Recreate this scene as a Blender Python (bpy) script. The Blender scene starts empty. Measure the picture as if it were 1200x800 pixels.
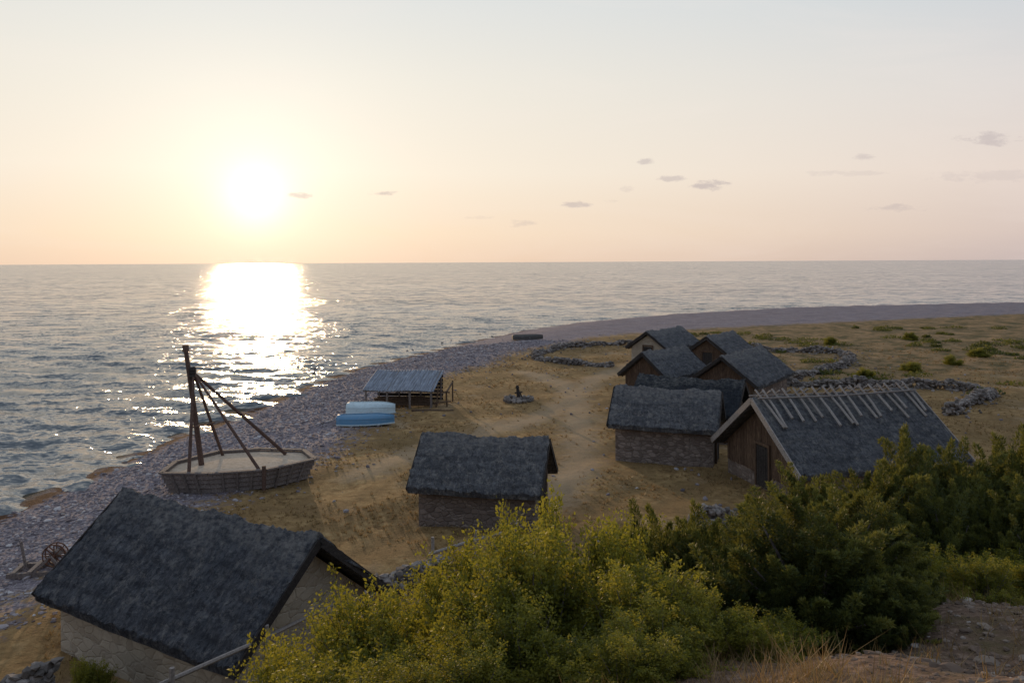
import bpy, math, numpy as np
from mathutils import Vector, Matrix
rng=np.random.default_rng(7)
R=math.radians
scene=bpy.context.scene
scene.view_settings.view_transform='Standard'
try: scene.view_settings.look='None'
except: pass
scene.view_settings.exposure=0

# ------------------------------------------------------------ node helpers
class G:
    def __init__(s,nt): s.nt=nt
    def n(s,t,**kw):
        x=s.nt.nodes.new(t)
        for k,v in kw.items(): setattr(x,k,v)
        return x
    def put(s,sock,v):
        if v is None: return
        if isinstance(v,bpy.types.NodeSocket): s.nt.links.new(v,sock)
        else:
            if isinstance(v,(tuple,list)) and len(v)==3 and sock.type=='RGBA': v=(*v,1)
            sock.default_value=v
    def m(s,op,a,b=None,c=None,clamp=False):
        x=s.n('ShaderNodeMath',operation=op); x.use_clamp=clamp
        s.put(x.inputs[0],a); s.put(x.inputs[1],b); s.put(x.inputs[2],c)
        return x.outputs[0]
    def v(s,op,a,b=None,sc=None):
        x=s.n('ShaderNodeVectorMath',operation=op)
        s.put(x.inputs[0],a); s.put(x.inputs[1],b)
        if sc is not None: s.put(x.inputs['Scale'],sc)
        return x.outputs['Value'] if op in('DOT_PRODUCT','LENGTH') else x.outputs[0]
    def noise(s,vec,scale,detail=4,rough=.55,col=False,dist=0):
        x=s.n('ShaderNodeTexNoise'); s.put(x.inputs['Vector'],vec)
        x.inputs['Scale'].default_value=scale; x.inputs['Detail'].default_value=detail
        x.inputs['Roughness'].default_value=rough; x.inputs['Distortion'].default_value=dist
        return x.outputs['Color'] if col else x.outputs['Fac']
    def vor(s,vec,scale,feature='F1'):
        x=s.n('ShaderNodeTexVoronoi',feature=feature); s.put(x.inputs['Vector'],vec)
        x.inputs['Scale'].default_value=scale
        return x
    def map(s,vec,sc,loc=(0,0,0)):
        x=s.n('ShaderNodeMapping'); s.put(x.inputs['Vector'],vec)
        x.inputs['Scale'].default_value=sc; x.inputs['Location'].default_value=loc
        return x.outputs[0]
    def ramp(s,f,stops,interp='LINEAR'):
        x=s.n('ShaderNodeValToRGB'); s.put(x.inputs[0],f); cr=x.color_ramp; cr.interpolation=interp
        while len(cr.elements)<len(stops): cr.elements.new(.5)
        for e,(p,c) in zip(cr.elements,stops):
            e.position=p; e.color=(*c,1) if isinstance(c,(tuple,list)) else (c,c,c,1)
        return x.outputs[0]
    def mix(s,f,a,b,mode='MIX'):
        x=s.n('ShaderNodeMix',data_type='RGBA',blend_type=mode)
        s.put(x.inputs[0],f); s.put(x.inputs[6],a); s.put(x.inputs[7],b)
        return x.outputs[2]
    def mr(s,v,a,b,c=0,d=1,smooth=False):
        x=s.n('ShaderNodeMapRange',interpolation_type='SMOOTHSTEP' if smooth else 'LINEAR')
        s.put(x.inputs[0],v)
        for i,q in enumerate((a,b,c,d)): s.put(x.inputs[i+1],q)
        return x.outputs[0]
    def bump(s,h,strength=.5,dist=.1,nrm=None):
        x=s.n('ShaderNodeBump'); s.put(x.inputs['Height'],h)
        x.inputs['Strength'].default_value=strength; x.inputs['Distance'].default_value=dist
        if nrm is not None: s.put(x.inputs['Normal'],nrm)
        return x.outputs[0]
    def attr(s,name):
        return s.n('ShaderNodeAttribute',attribute_name=name).outputs['Fac']
    def obj(s): return s.n('ShaderNodeTexCoord').outputs['Object']
    def pos(s): return s.n('ShaderNodeNewGeometry').outputs['Position']

def mat(name,rough=.85,spec=.2):
    m=bpy.data.materials.new(name); m.use_nodes=True
    b=m.node_tree.nodes['Principled BSDF']
    b.inputs['Roughness'].default_value=rough
    b.inputs['Specular IOR Level'].default_value=spec
    return m,G(m.node_tree),b

# ------------------------------------------------------------ geometry helpers
def build(name,chunks,mats,smooth=False,parent=None,attrs=None):
    V=[];off=0;L=[];tot=[];mi=[];rn=[]
    for ch in chunks:
        v,f,m=ch[0],ch[1],ch[2]; r=ch[3] if len(ch)>3 else None
        v=np.asarray(v,float).reshape(-1,3)
        fl=f if isinstance(f,list) else [f]
        for ff in fl:
            ff=np.asarray(ff,int)
            if ff.ndim==1: ff=ff[None,:]
            L.append((ff+off).ravel()); tot.append(np.full(len(ff),ff.shape[1])); mi.append(np.full(len(ff),m))
        V.append(v); rn.append(np.full(len(v),.5) if r is None else np.broadcast_to(r,(len(v),)))
        off+=len(v)
    V=np.concatenate(V);L=np.concatenate(L);tot=np.concatenate(tot);mi=np.concatenate(mi);rn=np.concatenate(rn)
    me=bpy.data.meshes.new(name)
    me.vertices.add(len(V)); me.vertices.foreach_set('co',V.ravel().astype(np.float32))
    me.loops.add(len(L)); me.loops.foreach_set('vertex_index',L.astype(np.int32))
    me.polygons.add(len(tot))
    st=np.concatenate([[0],np.cumsum(tot)[:-1]])
    me.polygons.foreach_set('loop_start',st.astype(np.int32))
    try: me.polygons.foreach_set('loop_total',tot.astype(np.int32))
    except Exception: pass
    me.polygons.foreach_set('material_index',mi.astype(np.int32))
    me.polygons.foreach_set('use_smooth',np.full(len(tot),smooth))
    for m in mats: me.materials.append(m)
    me.update(calc_edges=True)
    a=me.attributes.new('rnd','FLOAT','POINT'); a.data.foreach_set('value',rn.astype(np.float32))
    if attrs:
        for k,val in attrs.items():
            a=me.attributes.new(k,'FLOAT','POINT'); a.data.foreach_set('value',val.astype(np.float32))
    ob=bpy.data.objects.new(name,me); scene.collection.objects.link(ob)
    if parent: ob.parent=parent
    return ob
def empty(name,loc,ang=0):
    e=bpy.data.objects.new(name,None); e.location=loc; e.rotation_euler=(0,0,ang); e.empty_display_size=.5
    scene.collection.objects.link(e); return e
BF=np.array([[0,3,2,1],[4,5,6,7],[0,1,5,4],[1,2,6,5],[2,3,7,6],[3,0,4,7]])
def box(c,s,m=0,r=None,jit=0,rz=0):
    x,y,z=np.array(s)/2
    v=np.array([[-x,-y,-z],[x,-y,-z],[x,y,-z],[-x,y,-z],[-x,-y,z],[x,-y,z],[x,y,z],[-x,y,z]])
    if jit: v=v+rng.normal(0,jit,v.shape)
    if rz:
        c_,s_=math.cos(rz),math.sin(rz); v=v@np.array([[c_,s_,0],[-s_,c_,0],[0,0,1]])
    return (v+np.array(c),BF,m,rng.random() if r is None else r)
def tube(pts,rad,m=0,sides=6,r=None):
    pts=np.asarray(pts,float); n=len(pts); rad=np.broadcast_to(rad,(n,))
    V=[]
    for i in range(n):
        d=pts[min(i+1,n-1)]-pts[max(i-1,0)]; d=d/(np.linalg.norm(d)+1e-9)
        a=np.cross(d,[0,0,1.0]);
        if np.linalg.norm(a)<1e-3: a=np.array([1.0,0,0])
        a/=np.linalg.norm(a); b=np.cross(d,a)
        t=np.arange(sides)/sides*2*np.pi
        V.append(pts[i]+rad[i]*(np.outer(np.cos(t),a)+np.outer(np.sin(t),b)))
    V=np.concatenate(V); F=[]
    for i in range(n-1):
        for j in range(sides):
            k=(j+1)%sides; F.append([i*sides+j,i*sides+k,(i+1)*sides+k,(i+1)*sides+j])
    return (V,[np.array(F),np.arange(sides)[::-1],np.arange(sides)+(n-1)*sides],m,rng.random() if r is None else r)
def beam(p,q,w,h,m=0,r=None):
    p=np.array(p,float);q=np.array(q,float);d=q-p;d/=np.linalg.norm(d)
    a=np.cross(d,[0,0,1.0]); 
    if np.linalg.norm(a)<1e-3:a=np.array([1.0,0,0])
    a/=np.linalg.norm(a);b=np.cross(a,d)
    V=[]
    for o in(p,q):
        for s,t in((-1,-1),(1,-1),(1,1),(-1,1)): V.append(o+a*s*w/2+b*t*h/2)
    return (np.array(V),BF,m,rng.random() if r is None else r)
import bmesh
def ico(sub):
    bm=bmesh.new(); bmesh.ops.create_icosphere(bm,subdivisions=sub,radius=1)
    v=np.array([x.co[:] for x in bm.verts]); f=np.array([[q.index for q in x.verts] for x in bm.faces]); bm.free(); return v,f
ICO={1:ico(1),2:ico(2)}
def stones(P,S,sub=1,m=0,rough=.18):
    tv,tf=ICO[sub]; n=len(P);k=len(tv)
    q=tv[None]*(1+rng.normal(0,rough,(n,k,1)))
    q=np.sign(q)*np.abs(q)**.85
    q=q*S[:,None,:]
    a=rng.uniform(0,6.28,n);b=rng.normal(0,.25,n)
    c,s=np.cos(b)[:,None],np.sin(b)[:,None]
    x,y,z=q[...,0],q[...,1],q[...,2]
    y,z=y*c-z*s,y*s+z*c
    c,s=np.cos(a)[:,None],np.sin(a)[:,None]
    x,y=x*c-y*s,x*s+y*c
    V=np.stack([x,y,z],-1)+P[:,None,:]
    F=(tf[None]+(np.arange(n)*k)[:,None,None]).reshape(-1,3)
    return (V.reshape(-1,3),F,m,np.repeat(rng.random(n),k))

# ------------------------------------------------------------ terrain
SH=np.array([(-24,-3000),(-24,0),(-23,20),(-22.7,35.3),(-22.2,41.4),(-21.7,49.3),(-20,56.7),(-18.1,73.3),(-16.1,83.4),(-10.5,97.7),(-4.8,112.8),(2.8,130),(12.4,144.5),(27.5,160),(58,180),(80,187),(128,199),(260,222),(3000,420)],float)
ED=np.array([(-15,-3000),(-15.3,23.7),(-14.2,30),(-11.8,37),(-9.9,42),(-9.6,50),(-8.3,68),(-3.3,77),(0,89),(11.8,108),(25,117),(56,131),(95,148),(260,180),(3000,380)],float)
PT=np.array([(-7,38),(-4,44),(1,50),(4.5,58),(4.2,66),(1,73)],float)
PT2=np.array([(1.5,33),(3.5,40),(4.0,48),(4.6,60),(7,68),(18,90)],float)
def sdist(x,y,P):
    best=np.full(x.shape,1e18);sg=np.ones(x.shape)
    for a,b in zip(P[:-1],P[1:]):
        d=b-a;L=d@d
        t=np.clip(((x-a[0])*d[0]+(y-a[1])*d[1])/L,0,1)
        qx=x-a[0]-t*d[0];qy=y-a[1]-t*d[1];D=qx*qx+qy*qy
        cr=d[0]*(y-a[1])-d[1]*(x-a[0])
        w=D<best; best=np.where(w,D,best); sg=np.where(w,np.where(cr<0,1,-1),sg)
    return np.sqrt(best)*sg
def ss(t): t=np.clip(t,0,1); return t*t*(3-2*t)
def H(x,y,shore=None):
    x=np.asarray(x,float);y=np.asarray(y,float)
    d=sdist(x,y,SH) if shore is None else shore
    z=np.where(d<0,-1+.07*d,-1+1.0*ss((d+1.0)/11.5)-.023)
    z=np.maximum(z,-5)
    z=z+(.05*np.sin(x*.7+y*.31)+.04*np.sin(x*-.43+y*.9+1)+.02*np.sin(2.1*x+1.3*y)+.02*np.sin(1.7*y-2.4*x+2))*np.clip(d/6,0,1)
    toe=17+10*ss((x+5)/13)
    hl=8.3*(1-ss(y/toe))*ss((x+24)/12)
    hl=hl+.12*np.sin(x*1.3+y*.8)*(hl>.3)*np.clip(hl,0,1)+.06*np.sin(3.1*x-2.2*y)*np.clip(hl,0,1)
    return np.maximum(z,-5)+hl
def Hs(x,y): return float(H(np.array([x]),np.array([y]))[0])

def polar(name,az,rr,zf,mats,attrf=None,smooth=True):
    A,Rr=np.meshgrid(az,rr); x=Rr*np.sin(A); y=Rr*np.cos(A)
    x=x.ravel();y=y.ravel()
    z,at=zf(x,y)
    n=len(az);m=len(rr)
    i=np.arange(m-1)[:,None]*n+np.arange(n-1)[None]
    i=i.ravel(); F=np.stack([i,i+1,i+n+1,i+n],-1)[:, ::-1]
    j=np.arange(m-1)*n+n-1; F2=np.stack([j,j-n+1,j+1,j+n],-1)[:, ::-1]
    return build(name,[(np.stack([x,y,z],-1),[F,F2],0)],mats,smooth=smooth,attrs=at)

gm,g,b=mat('ground_mat',.95,.1)
p=g.pos(); edge=g.attr('edge'); shore=g.attr('shore'); hill=g.attr('hill'); heath=g.attr('heath')
nz=g.noise(p,.35,5,.6); nz2=g.noise(p,1.8,5,.65); nf=g.noise(p,9,4,.7); nff=g.noise(p,38,3,.7); nl=g.noise(g.map(p,(1,1,1),(11,3,0)),.12,5,.65)
vo=g.vor(p,7.5); vo2=g.vor(p,17)
peb=g.ramp(vo.outputs['Color'],[(0,(.10,.085,.095)),(.4,(.205,.17,.185)),(.75,(.31,.265,.275)),(1,(.52,.48,.46))])
peb=g.mix(.5,peb,g.ramp(vo2.outputs['Color'],[(0,(.085,.072,.08)),(.6,(.24,.20,.215)),(1,(.46,.42,.41))]))
peb=g.mix(g.mr(nz,.38,.7,0,.7),peb,(.155,.125,.135))
grass=g.ramp(nz2,[(.25,(.095,.055,.024)),(.42,(.215,.128,.052)),(.55,(.31,.195,.083)),(.72,(.41,.275,.13))])
grass=g.mix(g.mr(nz,.42,.60),grass,g.ramp(nf,[(.3,(.11,.066,.028)),(.7,(.29,.178,.076))]))
grass=g.mix(g.m('MULTIPLY',g.mr(nf,.5,.72),.5),grass,(.095,.072,.028))
grass=g.mix(g.mr(nl,.50,.62,0,.5),grass,g.ramp(nf,[(.35,(.085,.062,.025)),(.6,(.17,.11,.045))]))
tr=g.m('ADD',g.attr('path'),g.m('MULTIPLY',g.m('SUBTRACT',nz2,.5),3.5))
grass=g.mix(g.mr(tr,1.6,.4,0,.65),grass,g.ramp(nff,[(.3,(.27,.19,.115)),(.7,(.42,.31,.20))]))
grass=g.mix(g.mr(g.noise(g.map(p,(1,1,1),(31,7,0)),.22,5,.6),.56,.68,0,.6),grass,g.ramp(nff,[(.3,(.25,.175,.105)),(.7,(.40,.30,.19))]))
green=g.ramp(g.noise(p,.40,6,.78),[(.36,(.050,.052,.022)),(.46,(.13,.095,.042)),(.53,(.24,.15,.072)),(.7,(.33,.22,.115))])
grass=g.mix(g.m('MULTIPLY',heath,.95),grass,green)
soil=g.ramp(nf,[(.3,(.07,.043,.029)),(.5,(.145,.092,.063)),(.7,(.25,.172,.125))])
soil=g.mix(g.mr(nz2,.5,.7),soil,(.11,.08,.04))
grass=g.mix(hill,grass,soil)
ew=g.m('ADD',edge,g.m('MULTIPLY',g.m('SUBTRACT',nz2,.5),9.0))
col=g.mix(g.mr(ew,-1.2,1.6,smooth=True),peb,grass)
weed=g.ramp(nff,[(.3,(.035,.018,.011)),(.55,(.11,.052,.026)),(.75,(.23,.13,.075))])
sw=g.m('ADD',shore,g.m('MULTIPLY',g.m('SUBTRACT',nz2,.5),2.6))
wm=g.m('MULTIPLY',g.mr(sw,-.4,.2),g.mr(sw,1.3,.6)); col=g.mix(g.m('MULTIPLY',wm,g.attr('near')),col,weed)
col=g.mix(g.mr(shore,.2,-.6),col,(.07,.06,.045))
g.put(b.inputs['Base Color'],col)
hp=g.m('MULTIPLY',g.m('SUBTRACT',1,vo.outputs['Distance']),g.mr(ew,1.5,-1.0,.15,1))
bb=g.bump(hp,.8,.08); bb=g.bump(nz2,.5,.25,bb); bb=g.bump(nf,.6,.10,bb); bb=g.bump(nff,.5,.03,bb)
g.put(b.inputs['Normal'],bb)
def az_list(nf,nb,fr=58):
    f=R(fr); a=np.linspace(-f,f,nf); bk=np.linspace(f,2*np.pi-f,nb+2)[1:-1]
    return np.concatenate([a,bk])
def terr(x,y):
    sh=sdist(x,y,SH);ed=sdist(x,y,ED)
    z=H(x,y,sh)
    toe=17+10*ss((x+5)/13)
    hill=ss((8.3*(1-ss(y/toe))-.5)/1.5)
    heath=ss((x-16)/14)*ss((y-62)/14)
    near=1-ss((y-90)/60)
    pth=np.minimum(np.abs(sdist(x,y,PT)),np.abs(sdist(x,y,PT2)))
    return z,{'edge':ed,'shore':sh,'hill':hill,'heath':heath,'near':near,'path':pth}
polar('ground',az_list(760,120),np.concatenate([[.05],np.geomspace(.8,2600,520)]),terr,[gm])

# sea
sm,g,b=mat('sea_water',.13,.5)
b.inputs['IOR'].default_value=1.33
p=g.pos()
n1=g.noise(g.map(p,(.28,.70,1)),1.0,4,.65,col=True); n2=g.noise(g.map(p,(1.3,2.3,1)),1.6,3,.6,col=True)
n3=g.noise(g.map(p,(.05,.12,1)),.25,3,.6)
n4=g.noise(g.map(p,(.10,.26,1)),1.0,3,.6,col=True)
v1=g.v('MULTIPLY',g.v('SUBTRACT',n1,(.5,.5,.5)),(2.0,2.1,0)); v2=g.v('MULTIPLY',g.v('SUBTRACT',n2,(.5,.5,.5)),(2.2,1.8,0)); v4=g.v('MULTIPLY',g.v('SUBTRACT',n4,(.5,.5,.5)),(.9,1.1,0))
vv=g.v('SCALE',g.v('ADD',g.v('ADD',v1,v2),v4),sc=g.mr(n3,.35,.65,.6,1.15))
gn=g.n('ShaderNodeNewGeometry').outputs['Normal']
nn=g.v('NORMALIZE',g.v('ADD',gn,vv)); g.put(b.inputs['Normal'],nn)
g.put(b.inputs['Base Color'],g.mix(g.mr(g.noise(p,.02,4),.4,.6),(.075,.09,.10),(.11,.12,.125)))
def seaf(x,y):
    r=np.hypot(x,y); a=np.clip(1.25-r/260,0,1)*1.2
    z=np.zeros_like(x); rg=np.random.default_rng(3)
    for i in range(34):
        lam=rg.uniform(1.1,5.4); th=rg.normal(1.2,.6); k=2*np.pi/lam; am=.009*lam**.9
        fade=np.clip(1.3-r*.0022*9/lam,0,1)
        ph=k*(x*np.cos(th)+y*np.sin(th))+rg.uniform(0,6.28)+.9*np.sin(.13*x+.09*y+i)+.5*np.sin(.31*x-.22*y+2*i)
        z+=am*fade*(1-np.abs(np.sin(ph/2))-.36)*1.5
    return -1+z*a,{}
polar('sea',az_list(720,80),np.concatenate([np.geomspace(14,400,640),np.geomspace(405,40000,90)]),seaf,[sm])

# ------------------------------------------------------------ materials
def wood(name,c1,c2,c3,axis=(1,1,1)):
    m,g,b=mat(name,.85,.15); o=g.obj(); r=g.attr('rnd')
    n=g.noise(g.map(o,axis),6,5,.65); n2=g.noise(o,1.5,3)
    c=g.ramp(n,[(.3,c1),(.5,c2),(.75,c3)])
    c=g.mix(g.m('MULTIPLY',r,.45),c,c1)
    g.put(b.inputs['Base Color'],g.mix(g.mr(n2,.5,.8,0,.5),c,c1)); g.put(b.inputs['Normal'],g.bump(n,.5,.03)); return m
W_GREY=wood('weathered_wood',(.09,.075,.07),(.20,.165,.145),(.33,.28,.25),(3,3,3))
W_BROWN=wood('brown_planks',(.045,.028,.019),(.11,.07,.046),(.19,.13,.085),(3,3,.6))
W_PALE=wood('pale_bargeboard',(.18,.15,.13),(.30,.26,.23),(.43,.39,.35),(3,3,3))
W_DARK=wood('dark_wood',(.018,.015,.015),(.045,.038,.034),(.08,.07,.06),(3,3,3))
W_BEAM=wood('reddish_beam',(.06,.036,.028),(.13,.08,.06),(.22,.15,.12),(3,3,3))
def stonewall(name,c1,c2,c3,mortar,scale=3.2,st=.7):
    m,g,b=mat(name,.92,.1); o=g.map(g.obj(),(1,1,1.7)); o=g.v('ADD',o,g.v('SCALE',g.noise(o,2.5,2,col=True),sc=.25))
    v=g.vor(o,scale); e=g.vor(o,scale,'DISTANCE_TO_EDGE').outputs['Distance']
    c=g.ramp(v.outputs['Color'],[(0,c1),(.5,c2),(1,c3)])
    nz=g.noise(g.obj(),14,4,.7); c=g.mix(g.mr(nz,.3,.8,0,.5),c,c1)
    c=g.mix(g.mr(e,.10,.02,0,st),c,mortar)
    c=g.mix(g.mr(g.noise(g.obj(),1.3,4,.6),.45,.65,0,.5),c,mortar)
    g.put(b.inputs['Base Color'],c); g.put(b.inputs['Normal'],g.bump(nz,.6,.03,g.bump(g.mr(e,0,.12),st,.05))); return m
S_BROWN=stonewall('fieldstone_wall',(.12,.09,.075),(.22,.17,.14),(.36,.29,.245),(.15,.12,.10),3.6)
S_CREAM=stonewall('limestone_wall',(.27,.22,.165),(.39,.33,.25),(.50,.43,.34),(.33,.28,.215),2.8,.45)
sr,g,b=mat('stone',.9,.15); r=g.attr('rnd'); nz=g.noise(g.obj(),7,4,.7)
c=g.ramp(r,[(0,(.10,.085,.09)),(.35,(.19,.16,.17)),(.7,(.29,.25,.255)),(.93,(.42,.38,.37)),(1,(.58,.54,.52))])
g.put(b.inputs['Base Color'],g.mix(g.mr(nz,.35,.75,0,.6),c,(.14,.12,.12))); g.put(b.inputs['Normal'],g.bump(nz,.4,.03)); STONE=sr
sr,g,b=mat('wall_stone',.9,.15); r=g.attr('rnd'); nz=g.noise(g.obj(),7,4,.7)
c=g.ramp(r,[(0,(.10,.085,.075)),(.5,(.19,.16,.14)),(1,(.33,.285,.255))])
g.put(b.inputs['Base Color'],g.mix(g.mr(nz,.35,.75,0,.6),c,(.10,.085,.07))); g.put(b.inputs['Normal'],g.bump(nz,.5,.03)); WSTONE=sr
sr,g,b=mat('soil_stone',.9,.15); r=g.attr('rnd'); nz=g.noise(g.obj(),7,4,.7)
g.put(b.inputs['Base Color'],g.ramp(r,[(0,(.08,.055,.04)),(.6,(.16,.11,.08)),(.94,(.24,.19,.15)),(1,(.34,.29,.25))])); SSTONE=sr
def thatch(name,c1,c2,c3,lich=.6,li=(.22,.21,.19)):
    m,g,b=mat(name,.92,.1); o=g.obj()
    st=g.noise(g.map(o,(11,1.5,1.5)),1.0,5,.75); bl=g.noise(o,1.1,5,.65); fi=g.noise(g.map(o,(32,10,10)),1,4,.75)
    pt=g.noise(g.map(o,(1.2,1.2,2.4)),4.5,5,.75)
    sp2=g.n('ShaderNodeSeparateXYZ'); g.put(sp2.inputs[0],o)
    band=g.m('SINE',g.m('ADD',g.m('MULTIPLY',sp2.outputs[2],19),g.m('MULTIPLY',bl,9)))
    c=g.ramp(st,[(.30,c1),(.5,c2),(.70,c3)])
    c=g.mix(g.mr(fi,.42,.62,0,.6),c,c3)
    c=g.mix(g.mr(pt,.48,.60,0,.7),c,c1)
    c=g.mix(g.mr(bl,.38,.62,.0,.45),c,c1)
    c=g.mix(g.mr(band,.2,1,.0,.35),c,c1)
    c=g.mix(g.m('MULTIPLY',g.mr(g.noise(o,3.2,6,.85),.52,.62),lich),c,li)
    hz=g.m('ADD',g.m('MULTIPLY',g.attr('rnd'),1.0),g.m('MULTIPLY',g.m('SUBTRACT',bl,.5),1.6))
    c=g.mix(g.mr(hz,.66,.95,0,.75),c,g.mix(g.mr(pt,.4,.6),li,c2))
    g.put(b.inputs['Base Color'],c)
    hgt=g.m('ADD',g.m('MULTIPLY',st,1.0),g.m('MULTIPLY',band,.10))
    g.put(b.inputs['Normal'],g.bump(fi,1.0,.10,g.bump(pt,.9,.12,g.bump(hgt,1.0,.14)))); return m
T_BLUE=thatch('sedge_thatch',(.044,.045,.052),(.105,.107,.118),(.22,.22,.228),.55,(.32,.30,.275))
T_GREY=thatch('grey_thatch',(.068,.067,.073),(.155,.154,.16),(.29,.285,.28),.75,(.36,.33,.295))
T_MID=thatch('mid_thatch',(.060,.060,.065),(.14,.139,.146),(.26,.256,.256),.6,(.33,.305,.27))
T_BLACK=thatch('dark_thatch',(.02,.022,.027),(.045,.05,.058),(.08,.085,.095),.1)

# ------------------------------------------------------------ huts
def hut(name,cx,cy,ang,L,hw,zr,ze,roof,wallm,gable='stone',over=.4,sink=0.0,door=True,barge=W_DARK,sag=.08,bw=.2,wallside=.45):
    gz=Hs(cx,cy)
    e=empty(name,(cx,cy,gz-sink),R(ang))
    sl=(zr-ze)/hw; th=.20
    nu=max(int(L/.07),20); nv=24
    us=np.linspace(-L/2,L/2,nu)
    vs=np.linspace(-hw,hw,2*nv+1)
    prof_n=len(vs); rg=np.random.default_rng(int(abs(cx)*100+cy))
    rings=[];rr=[]
    ph=rg.uniform(0,6,8)
    for i,u in enumerate(us):
        s=-sag*(1-(2*u/L)**2)+.035*math.sin(2.1*u+ph[0])+.02*math.sin(5.3*u+ph[3])
        z=zr-sl*np.abs(vs)+s*(1-np.abs(vs)/hw*.7)
        z=z+.07*np.exp(-(vs/.28)**2)+.10*(1-np.abs(vs)/hw)*(np.abs(vs)/hw)*2*.6
        z=z+.025*np.sin(3.3*u+ph[1]+vs*2.2)+.025*np.sin(7.1*u-vs*4+ph[2])+.018*np.sin(vs*17+2*np.sin(u*1.3+ph[4]))+rg.normal(0,.020,len(vs))
        vv=vs.copy(); j=rg.normal(0,.035); vv[0]-=j;vv[-1]+=rg.normal(0,.035)
        un=np.array([[hw-.05,ze-th*1.1+s*.3],[0,zr-th*1.35+s],[-hw+.05,ze-th*1.1+s*.3]])
        top=np.stack([np.full(prof_n,u),vv,z],-1)
        uu=np.stack([np.full(3,u),un[:,0],un[:,1]],-1)
        if i in(0,nu-1): top[:,0]+=rg.normal(0,.03,prof_n)
        rings.append(np.concatenate([top,uu])); rr.append(np.concatenate([1-np.abs(vs)/hw,[0,0,0]]))
    k=prof_n+3;V=np.concatenate(rings)
    i=np.arange(nu-1)[:,None]*k; j=np.arange(k)[None]; jn=(j+1)%k
    F=np.stack([i+j,i+jn,i+k+jn,i+k+j],-1).reshape(-1,4)[:, ::-1]
    caps=[]
    for base,flip in((0,False),((nu-1)*k,True)):
        a=list(range(0,nv+1))+[prof_n+1,prof_n+2]; c=list(range(nv,prof_n))+[prof_n,prof_n+1]
        for q in(a,c):
            q=[base+x for x in q]
            caps.append(np.array(q if not flip else q[::-1]))
    build('roof',[(V,[F]+caps,0,np.concatenate(rr))],[roof],parent=e)
    wl=L/2-over; wv=hw-wallside
    pk=zr-th*1.35-sag-.02; zt=lambda v: pk-sl*abs(v)*.985
    prof=[(-wv,-.5),(wv,-.5),(wv,zt(wv)),(0,pk),(-wv,zt(wv))]
    V=[(s*wl,a,c) for s in(-1,1) for a,c in prof]
    F=[np.array([4,3,2,1,0]),np.array([5,6,7,8,9])]+[np.array([q,(q+1)%5,5+(q+1)%5,5+q]) for q in range(5)]
    build('walls',[(V,F,0)],[wallm],parent=e)
    parts=[]
    for s in(-1,1):
        if gable=='planks':
            x=-wv
            while x<wv-.05:
                w=rng.uniform(.13,.2); x2=min(x+w,wv); xa,xb=x+.008,x2-.008
                zb=.55+rng.normal(0,.02) if wallm is S_BROWN else .05
                v=np.array([(s*(wl+.01),xa,zb),(s*(wl+.01),xb,zb),(s*(wl+.01),xb,zt(xb)+.02),(s*(wl+.01),xa,zt(xa)+.02)])
                o=v.copy();o[:,0]+=s*rng.uniform(.03,.045)
                parts.append((np.concatenate([v,o]),BF,0,rng.random()))
                x=x2
        for t in(-1,1):
            p0=(s*(L/2-.02+.05),0,zr-.10+.0);p1=(s*(L/2+.03),t*(hw-.02),ze-.10)
            parts.append(beam(p0,p1,.05,bw,1))
    if door:
        for s in(-1,1):
            for q in range(5):
                parts.append(box((s*(wl+.07),-.36+q*.18,.9),(.05,.165,1.75 if pk>2.5 else 1.4),2))
            for t in(-1,1): parts.append(box((s*(wl+.075),t*.52,.92),(.09,.11,1.85),0))
            parts.append(box((s*(wl+.08),0,1.90),(.1,1.15,.11),0))
    for s in(-1,1):
        u=-wl
        while u<=wl:
            parts.append(beam((u,s*(wv-.1),zt(wv)-.02),(u,s*(hw-.12),ze-th*1.1+.02-.05),.08,.08,0)); u+=.7
    build('timberwork',parts,[W_BROWN,barge,W_DARK],parent=e)
    return e
hA=hut('fishing_hut',-7.85,20.75,-31.5,7.7,2.5,3.6,1.55,T_BLUE,S_CREAM,over=.45,door=False)
hB=hut('fishing_hut',-1.1,31.3,-12,5.1,1.9,3.2,1.55,T_GREY,S_BROWN,over=.3)
hC=hut('fishing_hut',7.87,40.6,-20,5.4,1.75,3.55,1.9,T_GREY,S_BROWN,over=.3)
hD=hut('fishing_hut',10.3,46.2,-28,6.2,2.1,3.25,1.6,T_BLACK,S_BROWN)
hE=hut('fishing_hut',11.4,59.8,48,6.2,2.1,3.4,1.7,T_MID,S_BROWN,gable='planks')
hF=hut('fishing_hut',16.4,56.9,55,8.4,2.5,3.6,1.75,T_MID,S_BROWN,gable='planks')
hG=hut('fishing_hut',15.3,80.2,52,7.6,2.3,3.3,1.7,T_MID,S_CREAM)
hH=hut('fishing_hut',19.4,74.5,54,6.6,2.2,3.3,1.7,T_MID,S_BROWN,gable='planks')
hI=hut('fishing_hut',14.5,35.9,15,8.4,3.5,3.95,1.45,T_MID,S_BROWN,gable='planks',barge=W_PALE,over=.6,bw=.26)
ch=[];sl=2.5/3.5
for i in range(17):
    u=-3.9+i*.49+rng.normal(0,.06)
    for s in(-1,1):
        l=rng.uniform(1.1,1.75); tw=rng.normal(0,.12)
        ch.append(tube([(u+s*.05,-s*.22,3.95+.30),(u+tw*.5,s*l*.5,3.95+.17-sl*l*.5),(u+tw,s*l,3.95+.17-sl*l)],[.045,.055,.06],0,5))
for s in(-1,1): ch.append(tube([(-4.1,s*.35,3.98),(0,s*.35,3.9),(4.1,s*.35,3.98)],.04,0,5))
build('ridge_logs',ch,[W_PALE],parent=hI)

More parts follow.
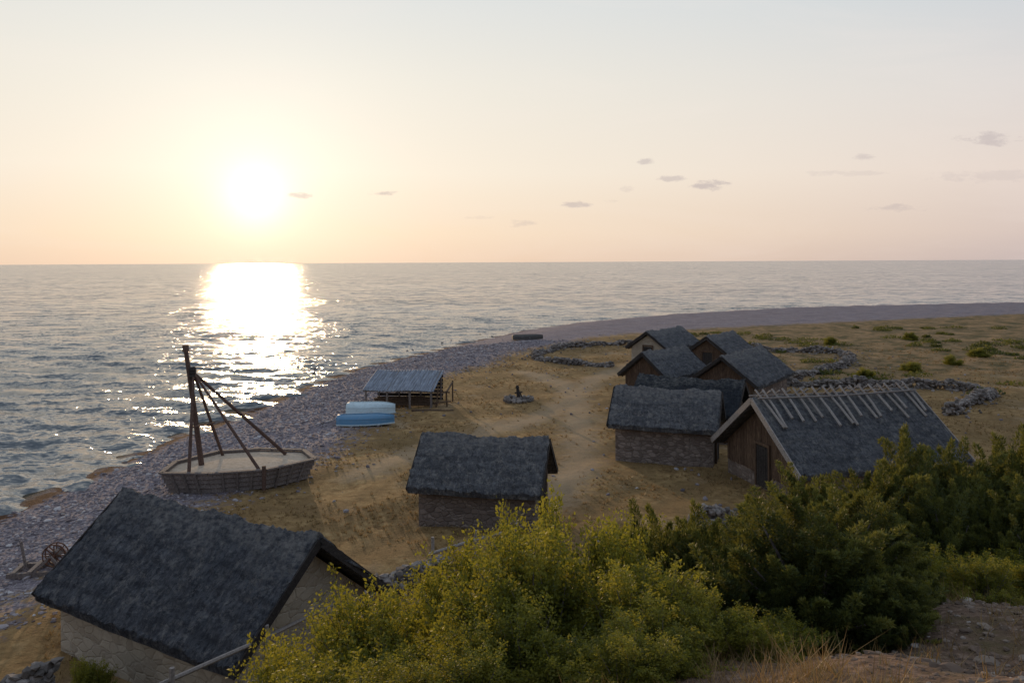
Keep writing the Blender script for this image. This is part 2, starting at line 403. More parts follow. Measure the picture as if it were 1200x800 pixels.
# ------------------------------------------------------------ timber ship frame
def gnd(x,y,dz=0): return (x,y,Hs(x,y)+dz)
sx,sy=-12.5,36.6; bz=Hs(sx,sy)
ship=empty('wooden_boat_platform',(sx,sy,bz))
rim=np.array([(-15.3,34.6),(-13.2,34.5),(-10.9,35.1),(-9.2,37.0),(-10.2,38.8),(-12.4,39.1),(-14.3,38.6),(-15.5,36.6)])-np.array([sx,sy])
cen=rim.mean(0); ch=[]
nR=len(rim)
for i in range(nR):
    a,bq=rim[i],rim[(i+1)%nR]
    for k in range(4):
        f0=.90+.028*k; z=.06+.215*k
        p0=cen+(a-cen)*f0;p1=cen+(bq-cen)*f0
        ch.append(beam((*p0,z),(*p1,z+rng.normal(0,.012)),.07,.20,0))
    p0=cen+(a-cen)*1.0;p1=cen+(bq-cen)*1.0
    ch.append(beam((*p0,.86),(*p1,.86),.22,.07,1))
    d=(bq-a);n=int(np.linalg.norm(d)/.7)
    for q in range(1,n+1):
        m_=a+d*q/(n+1); lo=cen+(m_-cen)*.915;hi=cen+(m_-cen)*1.03
        ch.append(beam((*lo,-.1),(*hi,.82),.08,.08,0))
build('hull',ch,[W_GREY,W_GREY],parent=ship)
sd,g,b=mat('deck_sand',.95,.1); nz=g.noise(g.obj(),6,5,.7)
g.put(b.inputs['Base Color'],g.ramp(nz,[(.3,(.34,.26,.19)),(.6,(.50,.40,.30))])); g.put(b.inputs['Normal'],g.bump(nz,.3,.04))
dk=cen+(rim-cen)*.97
V=[(*cen,.80)]+[(*(cen+(rim[i]-cen)*.5),.79) for i in range(nR)]+[(*q,.74) for q in dk]
F3=np.array([[0,1+i,1+(i+1)%nR] for i in range(nR)]);F4=np.array([[1+i,1+nR+i,1+nR+(i+1)%nR,1+(i+1)%nR] for i in range(nR)])
build('deck',[(V,[F3,F4],0)],[sd],parent=ship)
def wl(x,y,z): return (x-sx,y-sy,z)
jn=wl(-14.45,36.1,5.0); ch=[]
ch.append(tube([wl(-14.1,36.3,0),wl(-14.5,36.2,3.5),wl(-14.85,36.2,6.05)],[.13,.115,.10],0,8))
ch.append(tube([wl(-14.85,36.2,5.95),wl(-14.86,36.2,6.25)],[.16,.15],0,8))
ch.append(tube([wl(-14.15,34.75,.7),jn],[.08,.06],0,7))
ch.append(tube([wl(-11.2,35.2,.8),jn],[.075,.055],0,7))
ch.append(tube([wl(-10.9,38.2,.8),jn],[.085,.065],0,7))
ch.append(tube([wl(-13.9,38.2,.7),jn],[.075,.06],0,7))
ch.append(tube([wl(-14.25,35.3,2.7),wl(-14.0,37.3,2.5)],[.05,.05],0,6))
for z in(4.85,5.0,5.12): ch.append(tube([wl(-14.62,36.1,z),wl(-14.38,36.15,z+.02)],[.15,.15],1,8))
ch.append(tube([wl(-10.95,35.0,0),wl(-10.95,35.0,1.05)],[.09,.09],0,6))
build('mast_and_stays',ch,[W_BEAM,W_DARK],parent=ship,smooth=False)

# ------------------------------------------------------------ rowing boats
def paint(name,c,c2):
    m,g,b=mat(name,.6,.3); n=g.noise(g.obj(),4,5,.7); n2=g.noise(g.map(g.obj(),(2,9,9)),2,5,.75)
    c_=g.mix(g.mr(n,.45,.7,0,.6),c,c2); c_=g.mix(g.mr(n2,.54,.68,0,.7),c_,(.25,.25,.25))
    g.put(b.inputs['Base Color'],c_); g.put(b.inputs['Roughness'],g.mr(n,.3,.7,.5,.8)); return m
BLUE=paint('blue_paint',(.09,.21,.33),(.14,.26,.37)); WHITE=paint('pale_paint',(.50,.60,.62),(.38,.44,.45)); DKB=paint('tar_paint',(.05,.045,.04),(.08,.07,.06))
def boat(name,x,y,ang,L,W,Hh,hullm,rimm):
    e=empty(name,gnd(x,y,.02),R(ang)); n=22;mm=13;V=[]
    for i in range(n):
        t=i/(n-1); w=W/2*(1-max(0,(t-.35)/.65)**2.4)*(1-.28*(1-min(t/.35,1))**2); w=max(w,.015)
        h=Hh*(1-.25*max(0,(t-.6)/.4)**2-.08*(1-t))
        for j in range(mm):
            a=math.pi*j/(mm-1); c,s=math.cos(a),math.sin(a)
            V.append((L*(t-.5),w*np.sign(c)*abs(c)**.7,h*abs(s)**.75+.04))
    F=[[i*mm+j,i*mm+j+1,(i+1)*mm+j+1,(i+1)*mm+j] for i in range(n-1) for j in range(mm-1)]
    build('hull',[(V,[np.array(F),np.arange(mm)[::-1]],0)],[hullm],smooth=True,parent=e)
    V=np.array(V).reshape(n,mm,3); ch=[]
    for i in range(n-1):
        for j,s in((0,1),(mm-1,-1)):
            a=V[i,j]+np.array([0,s*.03,.02]);bq=V[i+1,j]+np.array([0,s*.03,.02]); ch.append(beam(a,bq,.06,.07,0,.3))
        if i>0: ch.append(beam(V[i,mm//2]+np.array([0,0,.02]),V[i+1,mm//2]+np.array([0,0,.02]),.035,.06,1,.3))
        for jj,s in((2,1),(mm-3,-1)):
            if i>0: ch.append(beam(V[i,jj]+np.array([0,s*.008,0]),V[i+1,jj]+np.array([0,s*.008,0]),.03,.03,1,.2))
    ch.append(box((-L/2-.015,0,Hh*.5),(.03,W*.55,Hh*.7),1))
    for q in(-.9,.8): ch.append(box((q,0,-.02),(.15,W*1.1,.1),2))
    build('gunwale_and_keel',ch,[rimm,hullm,W_GREY],parent=e); return e
boat('rowing_boat',-9.1,49.4,4,3.5,1.5,.60,BLUE,WHITE)
boat('rowing_boat',-9.4,53.0,-3,3.2,1.5,.72,WHITE,WHITE)
boat('rowing_boat',2.0,103,10,4.0,1.4,.6,DKB,DKB)

# ------------------------------------------------------------ open boat shed
cm,g,b=mat('corrugated_roof',.7,.2); n=g.noise(g.obj(),2.5,5,.7); n2=g.noise(g.map(g.obj(),(9,.7,.7)),1,4)
g.put(b.inputs['Base Color'],g.mix(g.mr(n2,.38,.6,0,.75),g.ramp(n,[(.3,(.17,.19,.24)),(.7,(.29,.32,.36))]),(.10,.105,.12)))
sh=empty('boat_shed',gnd(-7.7,56.6),R(-6)); nx=120;V=[]
for i in range(nx):
    u=-2.5+5*i/(nx-1)
    for (v,z) in((-1.9,1.28),(0.05,1.78),(1.9,2.2)): V.append((u,v,z+.022*math.sin(i*1.3)+.03*math.sin(u*1.7)))
F=[[i*3+j,(i+1)*3+j,(i+1)*3+j+1,i*3+j+1] for i in range(nx-1) for j in range(2)]
rf=build('roof',[(V,np.array(F),0)],[cm],parent=sh); md=rf.modifiers.new('s','SOLIDIFY'); md.thickness=.03
ch=[]
for u in(-2.3,-.8,.8,2.3):
    for v,z in((-1.7,1.25),(1.7,2.1)): ch.append(box((u,v,z/2-.1),(.12,.12,z+.1),0,jit=.01))
for v,z in((-1.7,1.22),(1.7,2.08)): ch.append(box((0,v,z),(5,.1,.12),0))
for u in(-2.3,-.8,.8,2.3): ch.append(beam((u,-1.8,1.24),(u,1.8,2.12),.07,.1,0))
for k in range(7): ch.append(box((0,1.78,.15+k*.27),(4.9,.03,.22),1))
for k in range(6): ch.append(beam((-2.0+rng.normal(0,.1),-1.2+k*.3,.2+.05*k),(1.9+rng.normal(0,.3),-1.1+k*.3,.22+.05*k),.14,.1,2))
for p_,q_ in(((2.6,-1.5,0),(2.75,-1.5,1.5)),((3.3,-1.2,0),(3.25,-1.2,1.2)),((2.5,-1.5,1.15),(3.5,-1.2,1.1)),((2.5,-1.6,.45),(3.6,-1.3,.5)),((3.3,1,0),(3.3,1,1.6)),((3.3,-1.2,1.15),(3.3,1.1,1.5))):
    ch.append(beam(p_,q_,.09,.09,2))
ch.append(beam((1.2,-2.8,.1),(4,-2.6,.1),.25,.15,2))
build('frame',ch,[W_GREY,W_DARK,W_BROWN],parent=sh)

# ------------------------------------------------------------ winch, stone ring
wn=empty('beach_winch',gnd(-15.3,26.6),R(10)); ch=[]
for s in(-1,1):
    pts=[(math.cos(a)*.36,s*.12,.5+math.sin(a)*.36) for a in np.linspace(0,2*np.pi,19)]
    ch.append(tube(pts,.022,0,5))
    for a in np.arange(0,math.pi,math.pi/4): ch.append(beam((math.cos(a)*.36,s*.12,.5+math.sin(a)*.36),(-math.cos(a)*.36,s*.12,.5-math.sin(a)*.36),.03,.03,0))
ch.append(tube([(0,-.5,.5),(0,.5,.5)],.05,0,8)); ch.append(tube([(0,-.12,.5),(0,.12,.5)],.16,1,10))
for s in(-1,1):
    ch.append(box((-.2,s*.45,.05),(2.2,.14,.14),1)); ch.append(beam((-.5,s*.45,.1),(0,s*.45,.58),.08,.08,1)); ch.append(beam((.4,s*.45,.1),(0,s*.45,.58),.08,.08,1))
for q in(-1.1,-.6,.6): ch.append(box((q,0,.12),(.14,1.1,.1),1))
ch.append(beam((-.9,0,.1),(-1.05,0,1.0),.07,.07,1))
ru,g,b=mat('rusty_iron',.8,.3); g.put(b.inputs['Base Color'],g.ramp(g.noise(g.obj(),9,4),[(.3,(.05,.02,.012)),(.7,(.17,.075,.04))]))
build('winch_parts',ch,[ru,W_GREY],parent=wn)
cap=empty('stone_fire_ring',gnd(.45,57.5)); a=np.arange(16)/16*2*np.pi
P=np.stack([np.cos(a)*.95,np.sin(a)*.95,np.full(16,.12)],-1); 
P=np.concatenate([P,np.stack([rng.normal(0,.35,9),rng.normal(0,.35,9),np.full(9,.12)],-1)])
build('stones',[stones(P,rng.uniform(.14,.26,(25,3)),2)],[WSTONE],parent=cap)
build('post',[tube([(0,0,0),(-.05,0,.6),(-.1,0,.95)],[.16,.13,.10],0,7),tube([(-.1,0,.95),(-.12,0,1.15)],[.15,.08],0,7),beam((-.3,0,.6),(.25,0,.66),.1,.1,0),beam((.1,0,.6),(.3,0,.1),.08,.08,0)],[W_DARK],parent=cap)

# ------------------------------------------------------------ dry stone walls
def drywall(name,pts,h=.9,w=.55,dens=26,mx=.2):
    P=[];S=[];pts=np.array(pts,float)
    for a,bq in zip(pts[:-1],pts[1:]):
        L=np.linalg.norm(bq-a);n=max(int(L*dens),3);t=rng.random(n);d=(bq-a)/L;nr=np.array([-d[1],d[0]])
        hh=rng.random(n)**.8; o=rng.uniform(-1,1,n)*w/2*(1-.45*hh)+.12*np.sin(t*L*1.3)
        xy=a+np.outer(t*L,d)+np.outer(o,nr)
        top=h*(.75+.25*np.sin(t*L*.9+a[0])+.15*np.sin(t*L*2.3))
        P.append(np.column_stack([xy,H(xy[:,0],xy[:,1])+hh*top])); S.append(rng.uniform(.07,mx,(n,3))*np.array([1.25,1,.8]))
        m2=int(L*5); t=rng.random(m2); xy=a+np.outer(t*L,d)+np.outer(rng.normal(0,w*.9,m2),nr)
        P.append(np.column_stack([xy,H(xy[:,0],xy[:,1])+.03])); S.append(rng.uniform(.05,mx*.8,(m2,3)))
    P=np.concatenate(P);S=np.concatenate(S)
    return build(name,[stones(P,S,1 if mx<.19 else 2)],[WSTONE])
drywall('dry_stone_wall',[(9.6,76),(6,77.5),(4.2,79),(2.6,81),(2.4,84),(3.2,87),(5,91.5),(10,95.5),(14.5,95.5)],.6,.8,40,.19)
drywall('dry_stone_wall',[(27,90),(30,88),(35,85.8),(34.5,81),(31,75),(27.5,71),(23.6,67)],.65,.8,40,.19)
drywall('dry_stone_wall',[(21.5,64.5),(26.7,62.5),(31,63.2),(35,61.8),(35.5,59),(33,56.5),(28,51.5)],.75,.8,46,.2)
drywall('dry_stone_wall',[(-15,15.5),(-13.2,16.8),(-11.2,18.2),(-10.6,18.4)],.8,.6,50,.18)
drywall('dry_stone_wall',[(-4.6,23.4),(-3.6,24.4),(-2.2,26.4)],.6,.6,46,.18)
drywall('dry_stone_wall',[(6.6,29.3),(9,29.8),(11.5,29.2),(13.6,29.6)],.8,.7,46,.2)
drywall('dry_stone_wall',[(3.0,28.2),(5.2,28.6)],.4,.6,36,.18)

f1=[]; P0=np.array((-6.75,15.0,2.05));P1=np.array((-4.15,19.6,1.75))
f1.append(tube([P0-(P1-P0)*.25,P0,(P0+P1)/2+np.array([0,0,-.05]),P1],[.035,.045,.045,.04],0,6))
for q in(.05,.5,.97):
    c_=P0+(P1-P0)*q; z=Hs(c_[0],c_[1]); f1.append(tube([(c_[0]+.06,c_[1],z-.1),(c_[0]+.08,c_[1],c_[2]+.25)],[.06,.05],0,6))
build('pole_fence',f1,[W_PALE])
f1=[tube([(-2.6,24.6,1.0),(-1.3,25.2,1.2),(.2,25.9,1.35)],[.05,.05,.04],0,6)]
for x,y in((-2.5,24.6),(-1.2,25.2),(.1,25.9)): f1.append(tube([(x,y+.08,Hs(x,y)-.1),(x,y+.08,1.5)],[.06,.05],0,6))
build('pole_fence',f1,[W_PALE])

# ------------------------------------------------------------ stones
n=100000; x=rng.uniform(-25,12,n); y=22+ (rng.random(n)**1.6)*80
shd=sdist(x,y,SH);edd=sdist(x,y,ED)
ok=(shd>rng.normal(1.3,.5,n))&(edd<rng.normal(-.5,1.8,n)); x,y,shd=x[ok][:32000],y[ok][:32000],shd[ok][:32000]; n=len(x)
s=np.exp(rng.normal(-3.2,.42,n)); s=np.clip(s,.022,.14)*(1+y/200)
P=np.column_stack([x,y,H(x,y)+s*.1]); S=np.column_stack([s*1.2,s*.95,s*.5])
build('beach_stones',[stones(P,S,1)],[STONE])
P=[];S=[]
for (x,y) in [(-19.4,78),(-12.5,98),(-8,110),(-4,119),(2,131)]:
    for _ in range(3):
        P.append((x+rng.normal(0,.9),y+rng.normal(0,1.6),-1.08)); S.append(rng.uniform(.10,.24,3))
build('shore_rocks',[stones(np.array(P),np.array(S),2)],[WSTONE])
n=420;x=rng.uniform(-8,40,n);y=rng.uniform(28,110,n);P=np.column_stack([x,y,H(x,y)+.01]);S=rng.uniform(.04,.13,(n,3))
build('field_stones',[stones(P,S,1)],[STONE])
n=2600;x=rng.uniform(2.4,7.5,n);y=rng.uniform(3.6,9.9,n);s=np.clip(np.exp(rng.normal(-4.2,.6,n)),.008,.08)
P=np.column_stack([x,y,H(x,y)+s*.15]);S=np.column_stack([s*1.3,s,s*.45])
build('path_stones',[stones(P,S,2)],[SSTONE])

# ------------------------------------------------------------ grass
def leafmat(name,stops,trans=.4,tcol=(.35,.36,.05)):
    m,g,b=mat(name,.6,.25); r=g.attr('rnd'); c=g.ramp(r,stops); g.put(b.inputs['Base Color'],c)
    out=[q for q in m.node_tree.nodes if q.type=='OUTPUT_MATERIAL'][0]
    t=g.n('ShaderNodeBsdfTranslucent'); g.put(t.inputs[0],g.mix(.6,c,tcol))
    mx=g.n('ShaderNodeMixShader'); mx.inputs[0].default_value=trans
    g.nt.links.new(b.outputs[0],mx.inputs[1]); g.nt.links.new(t.outputs[0],mx.inputs[2]); g.nt.links.new(mx.outputs[0],out.inputs[0]); return m
DRY=leafmat('dry_grass',[(0,(.10,.062,.028)),(.5,(.22,.14,.06)),(.85,(.35,.24,.11)),(1,(.13,.13,.05))],.28,(.45,.29,.12))
def blades(x,y,h,w,spread=.5,per=6):
    n=len(x)*per; X=np.repeat(x,per)+rng.normal(0,.05,n)*np.repeat(h/.2,per); Y=np.repeat(y,per)+rng.normal(0,.05,n)*np.repeat(h/.2,per)
    Z=H(X,Y)-.02; hh=np.repeat(h,per)*rng.uniform(.5,1.2,n); a=rng.uniform(0,6.28,n); ln=rng.normal(0,spread,(n,2))*hh[:,None]
    ww=np.repeat(w,per)
    b0=np.column_stack([X-np.cos(a)*ww,Y-np.sin(a)*ww,Z]);b1=np.column_stack([X+np.cos(a)*ww,Y+np.sin(a)*ww,Z])
    t=np.column_stack([X+ln[:,0],Y+ln[:,1],Z+hh])
    V=np.stack([b0,b1,t],1).reshape(-1,3);F=np.arange(n*3).reshape(-1,3)
    return (V,F,0,np.repeat(rng.random(n),3))
n=34000;y=16+rng.random(n)**1.5*80;x=rng.uniform(-.45,.62,n)*y*1.1-2
ok=(sdist(x,y,ED)>rng.normal(.3,1.2,n))&(np.sin(x*.8+np.sin(y*.5)*2)+np.sin(y*.7+x*.2)+rng.normal(0,.7,n)>-.2)&(np.minimum(abs(sdist(x,y,PT)),abs(sdist(x,y,PT2)))>rng.uniform(0,2.2,n))
x=x[ok];y=y[ok]; h=rng.uniform(.05,.17,len(x)); build('dry_grass',[blades(x,y,h,.008+.0004*y)],[DRY])
n=5200;y=rng.uniform(3.5,16,n);x=rng.uniform(-.5,.72,n)*y
ok=~((x>2.3)&(y<9.5)&(rng.random(n)<.86)); x=x[ok];y=y[ok]
h=rng.uniform(.08,.30,len(x)); build('hill_grass',[blades(x,y,h,np.full(len(x),.005),.45,8)],[DRY])

# ------------------------------------------------------------ shrubs
def rd(n): 
    v=rng.normal(size=(n,3)); return v/np.linalg.norm(v,axis=1)[:,None]
def quadleaves(Pt,d,ll,lw):
    n=len(Pt); s=np.cross(d,rd(n)); s/=np.linalg.norm(s,axis=1)[:,None]+1e-6
    l=ll*rng.uniform(.6,1.3,(n,1));w=lw*rng.uniform(.7,1.2,(n,1))
    return np.stack([Pt,Pt+d*l*.5+s*w,Pt+d*l,Pt+d*l*.5-s*w],1).reshape(-1,3)
def finish(name,ch,mats):
    ob=build(name,ch,mats); me=ob.data; bpy.data.objects.remove(ob); return me
def shrub(name,rx,h,ncl,ntw,lp,ll,lw,mats):
    th=rng.uniform(0,6.28,ncl); cp=rng.uniform(-.05,1,ncl); sp=np.sqrt(1-cp**2); k=rng.uniform(.62,1.12,ncl)
    C=np.column_stack([rx*sp*np.cos(th)*k,rx*sp*np.sin(th)*k,h*(.14+.86*cp)*k])
    ci=rng.integers(0,ncl,ntw); E=C[ci]+rng.normal(0,.11*rx+.05,(ntw,3)); E[:,2]=np.maximum(E[:,2],.1)
    root=C[ci]*.30+rng.normal(0,.08,(ntw,3)); root[:,2]=np.maximum(C[ci][:,2]*.25,0)
    Mx=(root+E)/2+np.array([0,0,.10])+rng.normal(0,.06,(ntw,3))
    t=rng.uniform(.25,1,(ntw,lp))**.7
    T=t[...,None]
    Pt=(1-T)**2*root[:,None]+2*T*(1-T)*Mx[:,None]+T*T*E[:,None]
    Dr=2*(1-T)*(Mx-root)[:,None]+2*T*(E-Mx)[:,None]; Dr/=np.linalg.norm(Dr,axis=-1,keepdims=True)+1e-6
    Pt=(Pt+rng.normal(0,1,Pt.shape)*(.085*(1.25-t)[...,None]+.018)).reshape(-1,3);Dr=Dr.reshape(-1,3); n=len(Pt)
    d=Dr*.4+rd(n)*.9+np.array([0,0,.15]); d/=np.linalg.norm(d,axis=1)[:,None]
    tone=np.clip(np.repeat(rng.random(ncl)[ci],lp)*.6+rng.random(n)*.4,0,1)
    ch=[(quadleaves(Pt,d,ll,lw),np.arange(n*4).reshape(-1,4),0,np.repeat(tone,4))]
    for i in range(0,ntw,3):
        tt=np.linspace(0,.93,5)[:,None]; q=(1-tt)**2*root[i]+2*tt*(1-tt)*Mx[i]+tt*tt*E[i]
        ch.append(tube(np.concatenate([[[0,0,-.1]],q]),np.linspace(.022,.004,6),1,3))
    return finish(name,ch,mats)
def juniper(name,rx,h,npl,lp,ll,lw,mats):
    ncl=13; th0=rng.uniform(0,6.28,ncl); cp0=rng.random(ncl); 
    th=rng.uniform(0,6.28,npl); cp=rng.random(npl)**.9; k=rng.uniform(.62,1.05,npl)
    sp=np.sqrt(np.maximum(1-cp**1.6,0))
    lob=np.zeros(npl)
    for a,c0 in zip(th0,cp0): lob=np.maximum(lob,np.exp(-((np.cos(th-a)-1)**2*6+((cp-c0)/.28)**2)))
    k=k*(.74+.36*lob)
    E=np.column_stack([rx*sp*np.cos(th)*k,rx*sp*np.sin(th)*k,h*(.10+.90*cp)*k]); E[:,2]=np.maximum(E[:,2],.15)
    out=np.column_stack([E[:,:2],E[:,2]*0]); out/=np.linalg.norm(out,axis=1)[:,None]+1e-6
    ax=out*rng.uniform(.3,1.1,(npl,1))*(1.1-cp)[:,None]+np.array([0,0,.7])+rng.normal(0,.22,(npl,3)); ax/=np.linalg.norm(ax,axis=1)[:,None]
    Ln=rng.uniform(.30,.75,npl)*min(1,h/1.6)
    t=rng.random((npl,lp))**.8; T=t[...,None]
    rad=(.125*(1-t)**.75+.008)*(Ln/.55)[:,None]*np.sqrt(rng.random((npl,lp)))
    rv=rng.normal(size=(npl,lp,3)); rv-= (rv*ax[:,None]).sum(-1,keepdims=True)*ax[:,None]; rv/=np.linalg.norm(rv,axis=-1,keepdims=True)
    bend=out[:,None]*(.16*T**2)*rng.normal(.5,.8,(npl,1,1))
    Pt=E[:,None]+ax[:,None]*((T-.75)*Ln[:,None,None])+rv*rad[...,None]+bend
    d=ax[:,None]*.9+rv*.75+rng.normal(0,.35,rv.shape); d/=np.linalg.norm(d,axis=-1,keepdims=True)
    Pt=Pt.reshape(-1,3);d=d.reshape(-1,3);n=len(Pt)
    tone=np.clip(np.repeat(rng.random(npl),lp)*.45+(t.ravel()**2)*.4+rng.random(n)*.25,0,1)  # tone rises towards plume tips: sunlit look put into the needle colour
    ch=[(quadleaves(Pt,d,ll,lw),np.arange(n*4).reshape(-1,4),0,np.repeat(tone,4))]
    for i in range(0,npl,2): ch.append(tube([(0,0,-.1),E[i]*np.array([.3,.3,.5]),E[i]-ax[i]*Ln[i]*.4],[.04,.025,.01],1,4))
    return finish(name,ch,mats)
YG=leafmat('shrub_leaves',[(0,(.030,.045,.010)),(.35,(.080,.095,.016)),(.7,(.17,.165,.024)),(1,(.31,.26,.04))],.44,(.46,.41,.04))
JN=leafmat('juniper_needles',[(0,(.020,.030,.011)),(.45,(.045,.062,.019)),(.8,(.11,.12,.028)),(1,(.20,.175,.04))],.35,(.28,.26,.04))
YS=[shrub('s',1.25,2.1,44,500,125,.060,.018,[YG,W_GREY]) for _ in range(4)]
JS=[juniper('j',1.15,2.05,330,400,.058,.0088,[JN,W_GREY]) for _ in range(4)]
def place(kind,x,y,s,sz=None,i=None,dz=-.1):
    me=(YS if kind=='y' else JS)[int(rng.integers(4)) if i is None else i]
    o=bpy.data.objects.new('leafy_shrub' if kind=='y' else 'juniper_bush',me); scene.collection.objects.link(o)
    o.location=(x,y,Hs(x,y)+dz); o.rotation_euler=(rng.normal(0,.06),rng.normal(0,.06),rng.uniform(0,6.28)); o.scale=(s,s,sz or s)
for x,y,s,z in [(-3.4,12.3,.95,1.1),(-2.2,11.4,1.0,1.12),(-1.2,10.6,.95,1.05),(-.3,10.2,.95,1.02),(.45,10.3,.85,1.2),(1.0,9.4,.7,.9),(-2.6,9.6,.8,.8),(-1.5,9.0,.85,.85),(-.6,8.3,.8,.7),(.3,8.2,.8,.75),(1.2,7.9,.7,.55),(-3.9,13.6,.9,.85),(-4.7,14.4,.75,.7),(-1.0,12.8,1,1.15),(-2.6,13.6,1,1.0),(.0,7.3,.6,.45),(-1.8,7.6,.7,.5),
    (.6,6.9,.5,.33),(1.3,7.0,.5,.3),(1.9,7.4,.45,.3),(.9,6.3,.4,.25),(-.4,6.6,.5,.3),(-1.1,6.8,.5,.3),(2.4,7.5,.4,.25),
    (1.9,12.2,.8,1.2),(2.5,12.6,.8,1.15),(-9.7,18.0,.5,.55),(-10.4,17.2,.4,.3),(-6.2,15.6,.45,.4)]: place('y',x,y,s,z)
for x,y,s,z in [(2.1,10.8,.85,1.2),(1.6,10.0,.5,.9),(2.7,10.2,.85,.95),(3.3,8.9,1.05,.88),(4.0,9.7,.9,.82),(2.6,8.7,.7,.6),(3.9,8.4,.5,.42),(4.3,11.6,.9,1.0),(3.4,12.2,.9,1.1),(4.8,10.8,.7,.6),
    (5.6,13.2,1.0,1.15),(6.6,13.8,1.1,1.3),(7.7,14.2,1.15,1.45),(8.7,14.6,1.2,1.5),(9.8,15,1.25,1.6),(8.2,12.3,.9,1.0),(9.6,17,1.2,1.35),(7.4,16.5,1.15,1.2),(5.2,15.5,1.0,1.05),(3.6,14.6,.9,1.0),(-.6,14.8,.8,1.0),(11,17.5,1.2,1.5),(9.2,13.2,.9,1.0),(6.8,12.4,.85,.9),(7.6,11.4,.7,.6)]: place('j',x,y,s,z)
for x,y,s,z in [(5.4,10.9,.6,.4),(6.2,11.1,.6,.42),(7.0,11.0,.55,.38),(7.0,10.2,.5,.35),(4.8,10.0,.45,.3),(6.0,10.1,.45,.28)]: place('y',x,y,s,z)
for x,y in [(36,72),(42,76),(30,68),(48,82),(55,75),(38,95),(50,100)]: place('y',x,y,rng.uniform(.6,.9),.45)
# low heath scrub, one object
ch=[];n=210
X=rng.uniform(20,75,n);Yy=rng.uniform(56,118,n); kx=np.sin(X*.22+2)+np.sin(Yy*.19+X*.06)
for x,y,k in zip(X,Yy,kx):
    if k<-.3 or (21<x<35 and 51<y<66) : continue
    if sdist(np.array([x]),np.array([y]),ED)[0]<6: continue
    m_=150; r_=rng.uniform(.5,1.6); hh=rng.uniform(.15,.5)
    a=rng.uniform(0,6.28,m_); q=np.sqrt(rng.random(m_))*r_; px_=x+q*np.cos(a)*rng.uniform(.7,1.5); py_=y+q*np.sin(a)
    pz=H(px_,py_)+rng.random(m_)*hh*(1-(q/r_)**2)
    d=rd(m_)+np.array([0,0,.5]); d/=np.linalg.norm(d,axis=1)[:,None]
    ch.append((quadleaves(np.column_stack([px_,py_,pz]),d,.26,.07),np.arange(m_*4).reshape(-1,4),0,np.repeat(np.clip(rng.random(m_)*.6+rng.random()*.3,0,1),4)))
build('heath_scrub',ch,[JN])

# ------------------------------------------------------------ light and sky
az=R(-17.8);el=R(4.6)
sd_=Vector((math.sin(az)*math.cos(el),math.cos(az)*math.cos(el),math.sin(el)))
ld=bpy.data.lights.new('sun','SUN'); ld.energy=2.5; ld.angle=R(.6); ld.color=(1,.68,.37)
lo=bpy.data.objects.new('sun',ld); scene.collection.objects.link(lo); lo.rotation_euler=sd_.to_track_quat('Z','Y').to_euler(); lo.location=(0,0,50)
w=bpy.data.worlds.new('World'); scene.world=w; w.use_nodes=True; g=G(w.node_tree); bg=w.node_tree.nodes['Background']
dr=g.v('NORMALIZE',g.n('ShaderNodeTexCoord').outputs['Generated'])
sp=g.n('ShaderNodeSeparateXYZ'); g.put(sp.inputs[0],dr); X,Y,Z=sp.outputs
dt=g.v('DOT_PRODUCT',dr,tuple(sd_)); 
warm=g.ramp(Z,[(0,(.86,.64,.47)),(.035,(.92,.73,.54)),(.11,(.93,.83,.69)),(.22,(.86,.82,.73)),(.32,(.76,.77,.75)),(.6,(.60,.65,.70)),(1,(.48,.55,.65))])
cool=g.ramp(Z,[(0,(.58,.48,.46)),(.03,(.68,.56,.51)),(.10,(.78,.67,.61)),(.19,(.73,.69,.67)),(.31,(.59,.65,.70)),(.6,(.50,.57,.66)),(1,(.44,.52,.64))])
c=g.mix(g.mr(dt,.62,.99,0,1),cool,warm)
c=g.mix(1,c,g.ramp(g.mr(dt,-1,.62,0,1),[(0,(.66,.74,.90)),(.6,(.76,.84,.94)),(1,(1,1,1))]),'MULTIPLY')
ang=g.m('ARCCOSINE',g.m('MINIMUM',dt,.999999))
core=g.m('MULTIPLY',g.m('EXPONENT',g.m('MULTIPLY',g.m('POWER',g.m('DIVIDE',ang,.034),2),-1)),.30)
wide=g.m('MULTIPLY',g.m('EXPONENT',g.m('MULTIPLY',g.m('DIVIDE',ang,.095),-1)),.42)
c=g.v('ADD',c,g.v('SCALE',(1,.98,.90),sc=core)); c=g.v('ADD',c,g.v('SCALE',(1,.93,.75),sc=wide))
u=g.m('DIVIDE',X,g.m('MAXIMUM',Y,.05));vv=g.m('DIVIDE',Z,g.m('MAXIMUM',Y,.05))
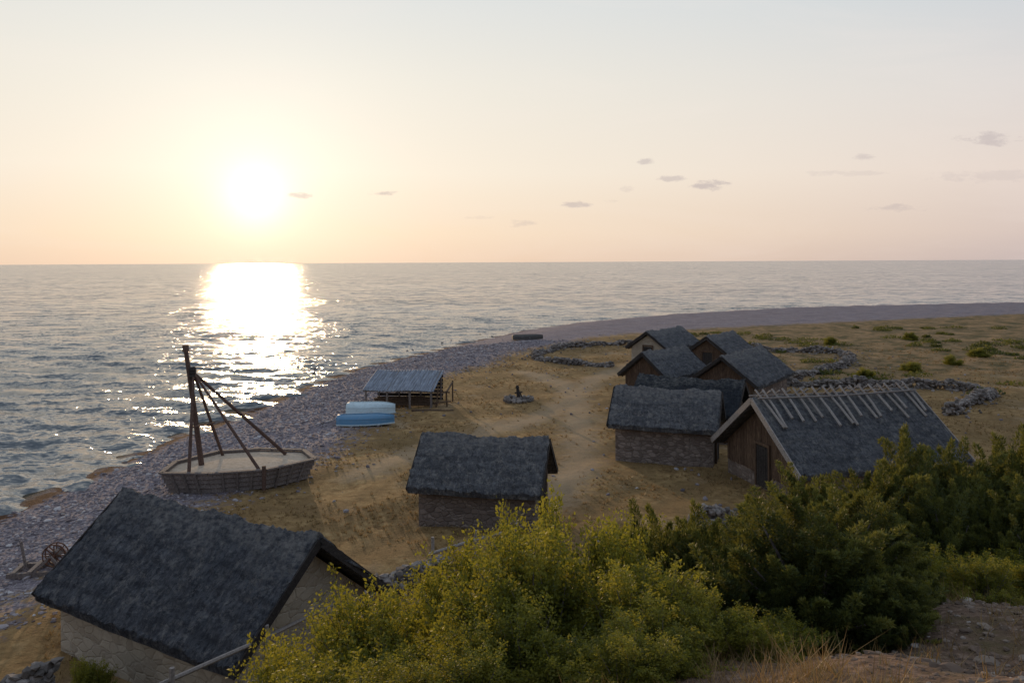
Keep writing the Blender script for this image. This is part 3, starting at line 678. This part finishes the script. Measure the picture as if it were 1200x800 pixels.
cv=g.n('ShaderNodeCombineXYZ'); g.put(cv.inputs[0],u);g.put(cv.inputs[1],g.m('MULTIPLY',vv,2.6)); cn=g.noise(cv.outputs[0],34,5,.65)
tot=None
for px,py,a_,b_,st in [(830,218,26,7,1),(788,211,20,4,.8),(675,240,20,4.5,.9),(450,226,17,4,.9),(757,190,12,4,.8),(352,228,18,4,.8),(612,262,18,5,.5),(1160,166,42,8,.8),(1050,247,40,5,.6),(1012,186,16,5,.6),(717,237,12,3,.5),(735,222,10,4,.35),(1170,210,90,9,.35),(990,205,60,4,.3),(560,255,20,3,.3)]:
    e1=g.m('POWER',g.m('DIVIDE',g.m('SUBTRACT',u,(px-600)/933),a_/933),2)
    e2=g.m('POWER',g.m('DIVIDE',g.m('SUBTRACT',vv,(307-py)/933),b_/933),2)
    mm_=g.m('SUBTRACT',g.m('ADD',1.0,g.m('MULTIPLY',g.m('SUBTRACT',cn,.5),5)),g.m('ADD',e1,e2))
    mm_=g.mr(mm_,0,1.1,0,st,smooth=True); tot=mm_ if tot is None else g.m('MAXIMUM',tot,mm_)
tot=g.m('MULTIPLY',tot,g.mr(Y,.2,.4))
c=g.mix(g.m('MULTIPLY',tot,.55),c,(.44,.38,.40))
ci=g.noise(g.map(cv.outputs[0],(1.2,2.2,1),(3,1,0)),2.2,6,.6,dist=.6); c=g.mix(g.mr(ci,.5,.75,0,.16),c,(.95,.84,.77))
sk=g.n('ShaderNodeTexSky',sky_type='NISHITA'); sk.sun_disc=False; sk.sun_elevation=el; sk.sun_rotation=az; sk.dust_density=1
c=g.v('ADD',c,g.v('SCALE',sk.outputs[0],sc=.0015))
g.put(bg.inputs[0],c); bg.inputs[1].default_value=1.0

# ------------------------------------------------------------ camera
cd=bpy.data.cameras.new('camera'); cd.lens=28; cd.sensor_width=36; cd.shift_y=-.0775; cd.clip_end=90000; cd.clip_start=.05
co=bpy.data.objects.new('camera',cd); scene.collection.objects.link(co); co.location=(0,0,10)
co.rotation_euler=(Matrix.Rotation(R(90),3,'X')@Matrix.Rotation(R(-.286),3,'Z')).to_euler()
scene.camera=co
